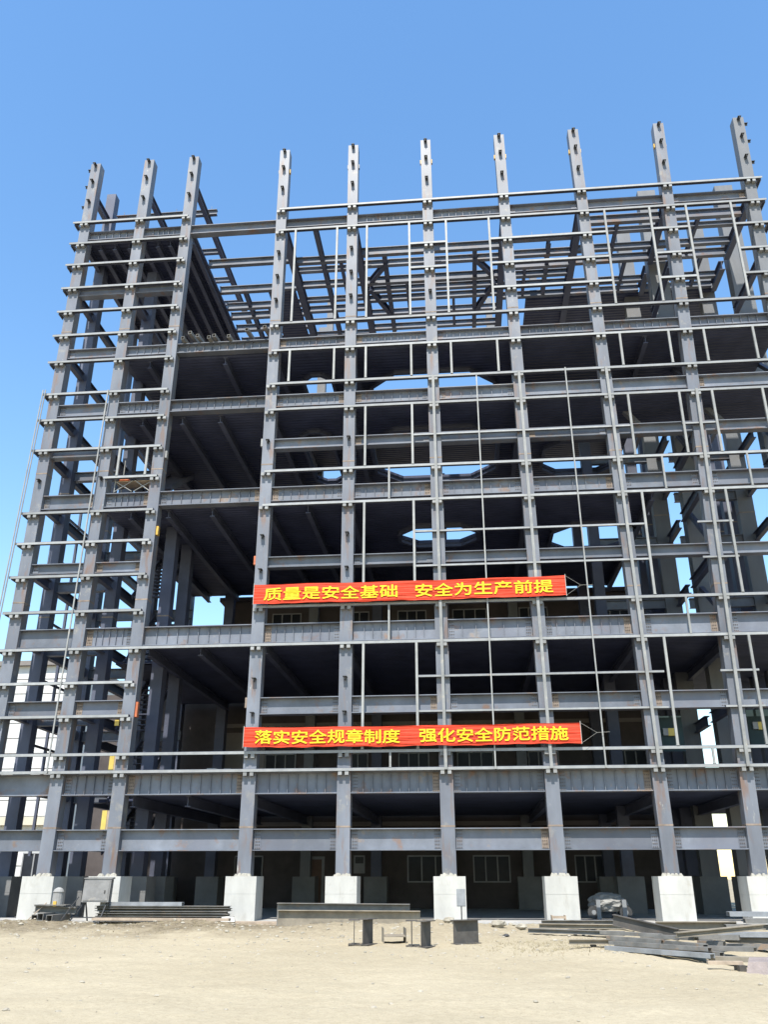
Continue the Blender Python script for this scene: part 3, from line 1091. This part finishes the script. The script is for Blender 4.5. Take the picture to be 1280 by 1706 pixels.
mb.box(-.14, .14, -.03, .03, .62, 1.12, 'galv')
mb.box(-.12, .12, -.12, .12, 0, .05, 'dark')
mb.box(-.13, .13, -.036, -.03, .63, .64, 'dark')
o = mb.build('meter_box')
o.location = (-.28, -5.9, gz(-.28, -5.9))
tag(o, 'small grey box on a thin stake before the sixth concrete base', 'meter box')

# long sheet stack at the left
g_ = 'flat steel bars stacked between the left bases'
z = .0
rl = random.Random(5)
for q in range(7):
    mb = MB()
    t = .085
    L = 5.0 + rl.uniform(-.15, .15)
    mb.ibeam((-L / 2, 0, t), (L / 2, 0, t), t, .45, 'rawsteel', .016, .016)
    o = mb.build('steel_bar')
    o.location = (-11.25 + rl.uniform(-.06, .06) - (.0), -1.55 + rl.uniform(-.05, .05), z + .02)
    o.rotation_euler = (0, 0, rl.uniform(-.01, .01))
    tag(o, ('flat grey bar, %s of the long stack between the left concrete bases' %
            ('lowest', 'second from the bottom', 'third from the bottom', 'middle one', 'third from the top', 'second from the top', 'topmost')[q]), 'steel bar', g_)
    z += t + .004
mb = MB()
mb.channel((-1.55, 0, 0), (1.55, 0, 0), .3, .12, 'galv')
o = mb.build('steel_channel')
o.location = (-12.1, -1.6, z + .02)
tag(o, 'pale long channel lying on top of the bar stack at the left', 'steel channel')
mb = MB()
mb.box(-2.5, 2.5, -.14, .14, 0, .08, 'wood')
mb.box(-2.5, -.5, -.14, .14, .0805, .085, 'wood')
o = mb.build('plank')
o.location = (-11.0, -2.6, gz(-11, -2.6) + .06)
tag(o, 'pale long plank on the soil before the bar stack at the left', 'plank')
mb = MB()
mb.box(-1.0, 1.0, -.3, .3, 0, .05, 'wood')
mb.box(-1.02, 1.02, -.28, -.1, .052, .1, 'wood')
mb.box(-1.0, .9, .05, .25, .052, .1, 'wood')
o = mb.build('board_stack')
o.location = (-7.75, -1.7, gz(-7.8, -1.7) + .05)
tag(o, 'low pile of boards at the foot of the fourth concrete base', 'boards')
# light boulder beside it
mb = MB()
rock(mb, 0, 0, .1, .3, random.Random(2), 'conc')
o = mb.build('boulder')
o.location = (-8.75, -1.9, gz(-8.75, -1.9))
tag(o, 'pale rough boulder leaning by the board pile', 'stone')

# distribution cabinet on angle legs
cab = empty('distribution_cabinet', (-13.75, -1.95, gz(-13.75, -1.95)), R(4))
tag(cab, 'dark grey sheet cabinet on thin splayed legs before the third concrete base', 'cabinet')
mb = MB()
w = .5
mb.hexa([(-w, -.1, .72), (w, -.1, .72), (w, .22, .72), (-w, .22, .72), (-w, .02, 1.50), (w, .02, 1.50), (w, .3, 1.50), (-w, .3, 1.50)], 'box')
mb.hexa([(-w - .03, -.01, 1.505), (w + .03, -.01, 1.505), (w + .03, .33, 1.505), (-w - .03, .33, 1.505),
         (-w - .03, -.01, 1.54), (w + .03, -.01, 1.54), (w + .03, .33, 1.56), (-w - .03, .33, 1.56)], 'box')
mb.build('cabinet_body', cab)
mb = MB()
mb.hexa([(-w + .05, -.115, .77), (w - .05, -.115, .77), (w - .05, -.1, .77), (-w + .05, -.1, .77),
         (-w + .05, -.005, 1.45), (w - .05, -.005, 1.45), (w - .05, .012, 1.45), (-w + .05, .012, 1.45)], 'box')
mb.box(.3, .34, -.10, -.06, 1.02, 1.12, 'dark')
mb.build('cabinet_door', cab)
for x0, x1, y in ((-.42, -.85, -.35), (.42, .30, -.4), (-.38, -.30, .3), (.46, .62, .3)):
    mb = MB()
    mb.bar((x0, .05, .74), (x1, y, -.05), .04, .04, 'dark')
    mb.build('leg', cab)
mb = MB()
mb.bar((-.72, -.25, .22), (.36, -.3, .22), .035, .035, 'dark')
mb.build('leg_rail', cab)

# left heap: square tubes, plates and a wrapped motor
gh = 'scrap heap between the two left bases'
for q, (x, y, zz, L) in enumerate(((-15.25, -2.5, .12, 1.2), (-14.88, -2.55, .12, 1.25), (-15.6, -2.3, .11, 1.0))):
    mb = MB()
    mb.hollow((0, -L / 2, 0), (.12, L / 2, 0), .24, 'rawsteel', .02)
    o = mb.build('square_tube')
    o.location = (x, y, zz + gz(x, y) + .03)
    tag(o, ('square tube with open end, left of the two before the wrapped motor', 'square tube with open end, right of the two before the wrapped motor',
            'square tube at the far left of the scrap heap')[q], 'square tube', gh)
mb = MB()
mb.ibeam((-.75, 0, .28), (.75, .15, .22), .24, .3, 'rawsteel')
mb.box(-.7, .5, -.25, .25, .2805, .31, 'rawsteel')
o = mb.build('scrap_beam')
o.location = (-15.1, -2.3, .30 + gz(-15.1, -2.3))
tag(o, 'short steel beam lying across the square tubes in the left heap', 'scrap beam', gh)
mo = empty('wrapped_motor', (-15.05, -2.3, .60 + gz(-15.1, -2.3)))
tag(mo, 'upright drum shape in dirty white wrapping with domed cap on the left heap', 'motor')
mb = MB()
mb.tube((0, 0, 0), (0, 0, .42), .19, 'canvas', 14)
mb.tube((0, 0, .421), (0, 0, .44), .21, 'canvas', 14)
mb.build('body', mo)
mb = MB()
mb.tube((0, 0, .441), (0, 0, .53), .19, 'canvas', 14, .15)
mb.tube((0, 0, .5305), (0, 0, .58), .14, 'canvas', 14, .05)
mb.build('cap', mo)
mb = MB()
mb.box(-.06, .06, -.22, -.18, -.05, .12, 'ochre')
mb.build('bracket', mo)
for q, (p0, p1, lab) in enumerate((((-16.0, -2.8, .05), (-15.45, -2.3, .75), 'thin pale bar leaning on the left side of the scrap heap'),
                                   ((-14.75, -2.7, .05), (-14.3, -2.2, .95), 'thin dark bar leaning on the right side of the scrap heap'))):
    mb = MB()
    d = Vector(p1) - Vector(p0)
    mb.bar((0, 0, 0), d, .05, .03, 'wood' if q == 0 else 'dark')
    o = mb.build('leaning_bar')
    o.location = p0
    tag(o, lab, 'steel bar')

# right-hand pile of profiles
gp = 'steel profiles piled at the right'
rp = random.Random(9)
PILE = [  # kind, start, end, size, material, label
    ('c', (3.22, -12.9, .02), (4.92, -15.2, .02), (.16, .09), 'galv', 'pale channel lying nearest at the bottom of the right-hand pile'),
    ('c', (3.36, -12.6, .02), (5.1, -14.9, .02), (.16, .09), 'rawsteel', 'grey channel just behind the nearest one in the pile'),
    ('c', (3.3, -12.8, .115), (4.9, -15.0, .115), (.15, .08), 'galv', 'grey channel of the second layer, front of the pile'),
    ('c', (3.45, -12.5, .115), (5.0, -14.6, .115), (.15, .09), 'rawsteel', 'dark channel of the second layer, behind the front one'),
    ('c', (3.2, -12.5, .20), (4.2, -13.7, .20), (.16, .08), 'galv', 'bright channel on the third layer, left half of the pile'),
    ('c', (4.3, -13.7, .205), (4.98, -14.7, .205), (.16, .08), 'galv', 'bright short channel on the third layer, right half of the pile'),
    ('c', (3.15, -12.2, .29), (4.25, -13.3, .29), (.18, .07), 'galv', 'brightest channel topmost at the left end of the pile'),
    ('c', (4.2, -13.1, .29), (4.95, -14.0, .29), (.18, .07), 'galv', 'bright channel topmost at the right end of the pile'),
    ('i', (2.45, -12.0, .17), (3.5, -12.5, .2), (.11, .14), 'dustbeam', 'short dusty beam end poking left from the front of the pile'),
    ('i', (1.7, -6.8, .16), (4.3, -7.9, .16), (.12, .2), 'rawsteel', 'thin dark beam reaching farthest left out of the pile'),
    ('i', (2.2, -5.6, .18), (4.9, -6.3, .18), (.13, .22), 'dustbeam', 'thin dusty beam lying flat left of the tilted one'),
    ('i', (2.4, -4.0, .2), (5.3, -4.4, .2), (.15, .24), 'rawsteel', 'dark beam lying flat before the eighth base'),
    ('i', (3.5, -11.2, .68), (4.95, -12.0, .40), (.26, .14), 'dark2', 'dark brown beam tilted down to the right across the pile'),
    ('i', (5.0, -9.4, .46), (7.0, -9.9, .46), (.20, .26), 'dustbeam', 'dusty beam behind the pile, by the ninth base'),
    ('i', (4.8, -9.0, .24), (7.2, -9.4, .24), (.14, .28), 'rawsteel', 'dark beam under and behind the dusty one'),
    ('c', (4.3, -10.6, .12), (6.6, -11.4, .12), (.26, .11), 'rawsteel', 'dark channel lying between the front pile and ninth base'),
    ('i', (4.55, -14.2, .44), (6.6, -13.4, .56), (.11, .16), 'dustbeam', 'pale dusty beam lying across the pile toward the right edge'),
    ('c', (5.1, -13.4, .14), (5.6, -13.7, .14), (.2, .10), 'rawsteel', 'short dark channel end in the middle of the right side'),
    ('c', (5.15, -13.9, .10), (5.95, -14.5, .10), (.2, .09), 'galv', 'short pale channel end by the dark one'),
    ('c', (5.7, -13.2, .04), (7.0, -13.6, .04), (.26, .11), 'rawsteel', 'dark channel at the right edge behind the sandy one'),
    ('c', (4.95, -15.0, .05), (6.6, -16.2, .09), (.26, .09), 'dustbeam', 'sandy coloured channel nearest at the right edge'),
    ('c', (6.7, -9.8, .60), (9.2, -10.0, .60), (.4, .11), 'galv', 'wide pale profile topmost at the far right stack'),
    ('c', (6.9, -10.4, .46), (9.2, -10.6, .46), (.4, .11), 'galv', 'wide pale profile second from top in the far right stack'),
    ('c', (6.6, -10.1, .32), (9.2, -10.3, .32), (.5, .11), 'rawsteel', 'wide dark profile third from top in the far right stack'),
    ('c', (6.2, -10.9, .18), (9.2, -11.2, .18), (.5, .10), 'galv', 'wide pale profile second from the bottom of the far right stack'),
    ('c', (6.4, -10.8, .04), (9.2, -11.1, .04), (.5, .11), 'rawsteel', 'lowest wide profile of the far right stack'),
]
for kd, p, q, (a, b), m, lab in PILE:
    p, q = Vector(p), Vector(q)
    gzz = gz((p.x + q.x) / 2, (p.y + q.y) / 2)
    if m == 'galv' and rp.random() < .45:
        m = 'rawsteel'
    q = q + Vector((rp.uniform(-.08, .08), rp.uniform(-.12, .12), rp.uniform(-.01, .03)))
    p = p + Vector((rp.uniform(-.10, .10), rp.uniform(-.04, .04), 0))
    mb = MB()
    if kd == 'c':
        mb.channel(Vector((0, 0, 0)), q - p, a, b, m, .016)
    else:
        mb.ibeam(Vector((0, 0, 0)), q - p, a, b, m, .018, .014)
    o = mb.build('steel_profile')
    o.location = p + Vector((0, 0, gzz * .8))
    tag(o, lab, 'steel profile', gp)
mb = MB()
mb.box(-.36, .30, -.06, .06, .06, .12, 'wood')
mb.box(.18, .31, -.2, .2, -.05, .0595, 'dark2')
o = mb.build('timber_sleeper')
o.location = (4.9, -16.3, gz(4.9, -16.3) + .03)
tag(o, 'weathered timber sleeper poking out under the right-hand pile', 'timber')
mb = MB()
mb.hexa([(-1.2, -.5, -.1), (1.2, -.5, -.1), (1.2, .5, -.1), (-1.2, .5, -.1), (-1.12, -.40, .17), (1.15, -.42, .26), (1.15, .45, .27), (-1.13, .43, .19)], 'pinkc')
o = mb.build('concrete_block')
o.location = (6.35, -16.8, gz(6.35, -16.8))
o.rotation_euler = (0, 0, R(-18))
tag(o, 'low pinkish concrete block at the right edge of the ground', 'concrete block')
# crate, tank, covered cart
cr_ = empty('crate', (3.1, -1.5, gz(3.1, -1.5) + .05))
tag(cr_, 'small open crate on the ground left of the eighth concrete base', 'crate')
for q in range(4):
    mb = MB()
    mb.box(-.25, .25, -.25 + .16 * q, -.25 + .16 * q + .05, .02, .06, 'wood')
    mb.build('slat', cr_)
mb = MB()
for x in (-.25, .21):
    mb.box(x, x + .04, -.25, .25, .061, .34, 'wood')
for zz in (.1, .24):
    mb.box(-.21, .209, -.25, -.21, zz, zz + .07, 'wood')
    mb.box(-.21, .209, .21, .25, zz, zz + .07, 'wood')
mb.build('crate_frame', cr_)
cart = empty('covered_cart', (5.45, 2.6, .1))
tag(cart, 'small cart under a rumpled pale cover in the shade between the bases', 'cart')
bm = bmesh.new()
bmesh.ops.create_icosphere(bm, subdivisions=4, radius=1.0)
for p in bm.verts:
    nrm = p.co.normalized()
    k = 1 + .22 * noise.noise(p.co * 2.6) + .10 * abs(noise.noise(p.co * 6)) + .04 * noise.noise(p.co * 14)
    p.co = Vector((nrm.x * .72 * k, nrm.y * .45 * k, .56 + max(-.30, nrm.z * .36 * k)))
me = bpy.data.meshes.new('cover')
bm.to_mesh(me)
bm.free()
me.materials.append(M['canvas'])
o = inst(me, 'cover', (0, 0, 0), cart)
for x in (-.62, .62):
    mb = MB()
    mb.tube((x, -.42, .24), (x, -.34, .24), .24, 'dark', 16)
    mb.tube((x, -.425, .24), (x, -.42, .24), .09, 'galv', 10)
    mb.build('wheel', cart)
for x in (-.45, .55):
    mb = MB()
    mb.box(x - .08, x + .08, -.60, -.52, .0, .7, 'galv')
    mb.build('side_plate', cart)
# larger stones one can tell apart
for q, (x, y, s, lab) in enumerate(((1.0, -7.6, .10, 'single dark stone on the pale ground right of the sixth base'), (2.9, -12.2, .08, 'small dark lump on the ground left of the right-hand pile'),
                                    (-.7, -4.8, .2, 'pale broken stone behind the small stake box'), (.9, -4.3, .26, 'largest pale broken slab right of the thick beam offcut'),
                                    (1.6, -4.7, .2, 'pale broken stone right of the largest slab'))):
    mb = MB()
    rock(mb, 0, 0, s * .3, s, random.Random(q + 40), 'stone' if q > 1 else 'dark')
    o = mb.build('stone')
    o.location = (x, y, gz(x, y))
    tag(o, lab, 'stone')

# ------------------------------------------------------------------ things on the frame
# square tubes stored on the seventh-level floor
gt = 'square tubes lying on the upper floor edge by the third column'
tl = ('leftmost', 'second from the left', 'third from the left', 'fourth from the left', 'fifth from the left', 'sixth from the left', 'second from the right', 'rightmost')
for q, (x, zz) in enumerate(((-13.35, 26.45), (-13.0, 26.75), (-12.6, 26.55), (-12.0, 26.42), (-11.75, 26.5), (-11.0, 26.42), (-10.1, 26.75), (-9.2, 26.85))):
    mb = MB()
    mb.hollow((0, 0, 0), (.35, 2.4, -.02), .17, 'rawsteel', .018)
    o = mb.build('square_tube')
    o.location = (x, -.5, zz)
    tag(o, 'open square tube jutting over the upper floor edge, %s' % tl[q], 'square tube', gt)
# scaffold in the second bay
sc = empty('scaffold', (-15.1, -.1, 18.15))
tag(sc, 'small lattice work platform in the second bay at mid height', 'scaffold')
for x in (-.85, .85):
    mb = MB()
    mb.tube((x, -.12, 0), (x, -.12, 2.1), .025, 'post', 6)
    mb.tube((x, .7, 0), (x, .7, 2.1), .025, 'post', 6)
    mb.tube((x, -.12, .55), (x, .7, .55), .02, 'post', 6)
    mb.build('end_frame', sc)
for (a, b) in (((-.85, .05), (.0, .6)), ((0, .05), (-.85, .6)), ((.85, .05), (.1, .62)), ((.1, .05), (.85, .5))):
    mb = MB()
    mb.tube((a[0], -.14, a[1]), (b[0], -.14, b[1]), .022, 'post', 6)
    mb.build('cross_brace', sc)
mb = MB()
mb.box(-.84, .84, -.1, .68, .575, .61, 'wood')
mb.build('platform', sc)
mb = MB()
mb.box(-.22, .22, -.12, .1, 0, .1, 'orange')
mb.box(-.15, .2, -.1, .12, .101, .18, 'red')
o = mb.build('tool_bag')
o.location = (-15.55, -.1, 18.765)
tag(o, 'dull red bag on the scaffold platform in the second bay', 'bag')
# yellow posts standing behind the third column
for q, (x, z0, z1, lab) in enumerate(((-14.62, 5.51, 6.25, 'yellow upright post beside the third column, on the second beam from below'),
                                      (-14.65, 3.37, 4.1, 'yellow upright post beside the third column, on the lowest beam'))):
    mb = MB()
    mb.box(-.1, .1, -.02, .02, 0, z1 - z0, 'yelp')
    mb.box(.101, .28, .0, .03, 0, z1 - z0, 'wood')
    o = mb.build('yellow_post')
    o.location = (x, .1, z0)
    tag(o, lab, 'post')
for q, (x, zz, lab) in enumerate(((8.2, 6.85, 'small yellow and grey box fixed to a green board behind the eighth column'),
                                  (11.75, 7.05, 'small yellow and grey box fixed to a green board behind the ninth column'))):
    bx = empty('switch_box', (x, .75, zz))
    tag(bx, lab, 'switch box')
    mb = MB()
    mb.box(-.35, .62, .05, .09, -.6, .8, 'green')
    mb.build('back_board', bx)
    mb = MB()
    mb.box(.02, .28, -.05, .0499, 0, .30, 'yelp')
    mb.build('box_body', bx)
    mb = MB()
    mb.box(-.18, .0195, -.04, .0499, .02, .30, 'galv')
    mb.build('box_cover', bx)
mb = MB()
mb.box(-.09, .09, -.05, .05, 0, .25, 'yelp')
mb.box(-.02, .02, 0, .3, .2505, .28, 'dark')
o = mb.build('work_lamp')
o.location = (-14.5, -.1, 7.45)
tag(o, 'small pale yellow work lamp hanging left of the third column', 'lamp')
mb = MB()
mb.box(-1.0, .9, 0, .3, 0, .06, 'wood')
mb.box(-.6, -.2, .0, .3, .0605, .16, 'canvas')
mb.box(.1, .4, .0, .3, .0605, .14, 'galv')
o = mb.build('board_stack')
o.location = (-9.9, -.1, 5.53)
tag(o, 'few boards and scraps left on the beam left of the fourth column', 'boards')

# ================================================================== BUILDINGS BEHIND
hall = empty('factory_hall', (-2, 14.3, 0))
tag(hall, 'long red-brown hall with rows of white framed windows behind the steel frame', 'building')
class HB(MB):
    def build(s, name, parent=None):
        s.v = [(a + 2, b - 14.3, c) for a, b, c in s.v]
        return MB.build(s, name, parent or hall)
HY = 14.3
hb = HB()
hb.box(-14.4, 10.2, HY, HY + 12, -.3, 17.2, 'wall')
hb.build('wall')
hb = HB()
hb.box(-22.3, -14.402, HY + .3, HY + 12, -.3, 11.7, 'wall')
hb.build('low_wing')
hb = HB()
for z in (4.2, 9.6, 14.4):
    hb.box(-14.45, 10.25, HY - .05, HY - .002, z, z + .22, 'wall_pale')
hb.build('string_course')
hb = HB()
hb.box(-14.7, 10.5, HY - .25, HY + 12.2, 17.2, 17.45, 'wall')
hb.build('roof')
def window(x0, x1, z0, z1, n):
    hb = HB()
    fw = .07
    hb.box(x0, x1, HY - .05, HY - .004, z0, z0 + fw, 'wframe')
    hb.box(x0, x1, HY - .05, HY - .004, z1 - fw, z1, 'wframe')
    for i in range(n + 1):
        x = x0 + (x1 - x0 - fw) * i / n
        hb.box(x, x + fw, HY - .049, HY - .005, z0 + fw, z1 - fw, 'wframe')
    w = hb.build('window')
    hb = HB()
    hb.box(x0 + fw, x1 - fw, HY - .02, HY - .006, z0 + fw, z1 - fw, 'glass')
    hb.build('pane', w)
for z0, z1 in ((15.55, 16.4), (7.15, 8.1), (11.9, 12.8)):
    for x0, x1 in ((-11.4, -9.6), (-7.2, -5.45), (-3.75, -2.0), (-.45, 1.6), (3.5, 5.2), (8.2, 10.0)):
        window(x0, x1, z0, z1, 3)
for x0, x1 in ((-3.3, -1.0), (.23, 2.2), (5.6, 7.2), (-12.8, -11.2)):
    window(x0, x1, 1.35, 2.7, 3)
hb = HB()
hb.box(-8.95, -7.8, HY - .06, HY - .004, 0.1, 2.65, 'wframe')
dr = hb.build('door')
hb = HB()
hb.box(-8.8, -7.95, HY - .085, HY - .061, .12, 2.5, 'door')
hb.build('door_leaf', dr)
hb = HB()
hb.box(-13.9, -11.4, HY - .12, HY - .004, 7.2, 9.3, 'wall_pale')
hb.box(-13.9, -11.4, HY - .12, HY - .004, 4.7, 6.9, 'wall_pale')
hb.build('pale_panel')
hb = HB()
hb.box(-6.2, -5.6, HY - .03, HY - .004, 1.8, 2.7, 'wframe')
hb.box(-6.12, -5.68, HY - .035, HY - .03, 2.3, 2.62, 'dark')
hb.build('notice')

wh = empty('white_building', (-44, 34, 0))
tag(wh, 'tall white clad building beyond the left side of the steel frame', 'building')
class VB(MB):
    def build(s, name, parent=None):
        s.v = [(a + 44, b - 34, c) for a, b, c in s.v]
        return MB.build(s, name, parent or wh)
vb = VB()
vb.box(-75, -32.5, 34, 48, -.3, 18.2, 'white')
vb.build('wall')
vb = VB()
for k in range(14):
    z = 1.2 + k * 1.22
    vb.box(-75.02, -32.48, 33.97, 33.999, z, z + .05, 'wall_pale')
vb.build('cladding_seam')
vb = VB()
vb.box(-75.4, -32.1, 33.6, 48.4, 18.2, 18.6, 'wall_pale')
vb.build('roof')
vb = VB()
vb.box(-75.1, -32.4, 33.5, 33.968, 5.4, 6.0, 'cream')
vb.build('cream_band')
for x in (-43.5, -40.0, -37.2, -34.8):
    vb = VB()
    for a, b, c, d in ((x, x + 1.9, 1.3, 1.4), (x, x + 1.9, 3.3, 3.4), (x, x + .1, 1.4, 3.3), (x + 1.8, x + 1.9, 1.4, 3.3), (x + .9, x + 1.0, 1.4, 3.3)):
        vb.box(a, b, 33.9, 33.966, c, d, 'wframe')
    w = vb.build('window')
    vb = VB()
    vb.box(x + .1, x + 1.8, 33.94, 33.968, 1.4, 3.3, 'glass')
    vb.build('pane', w)
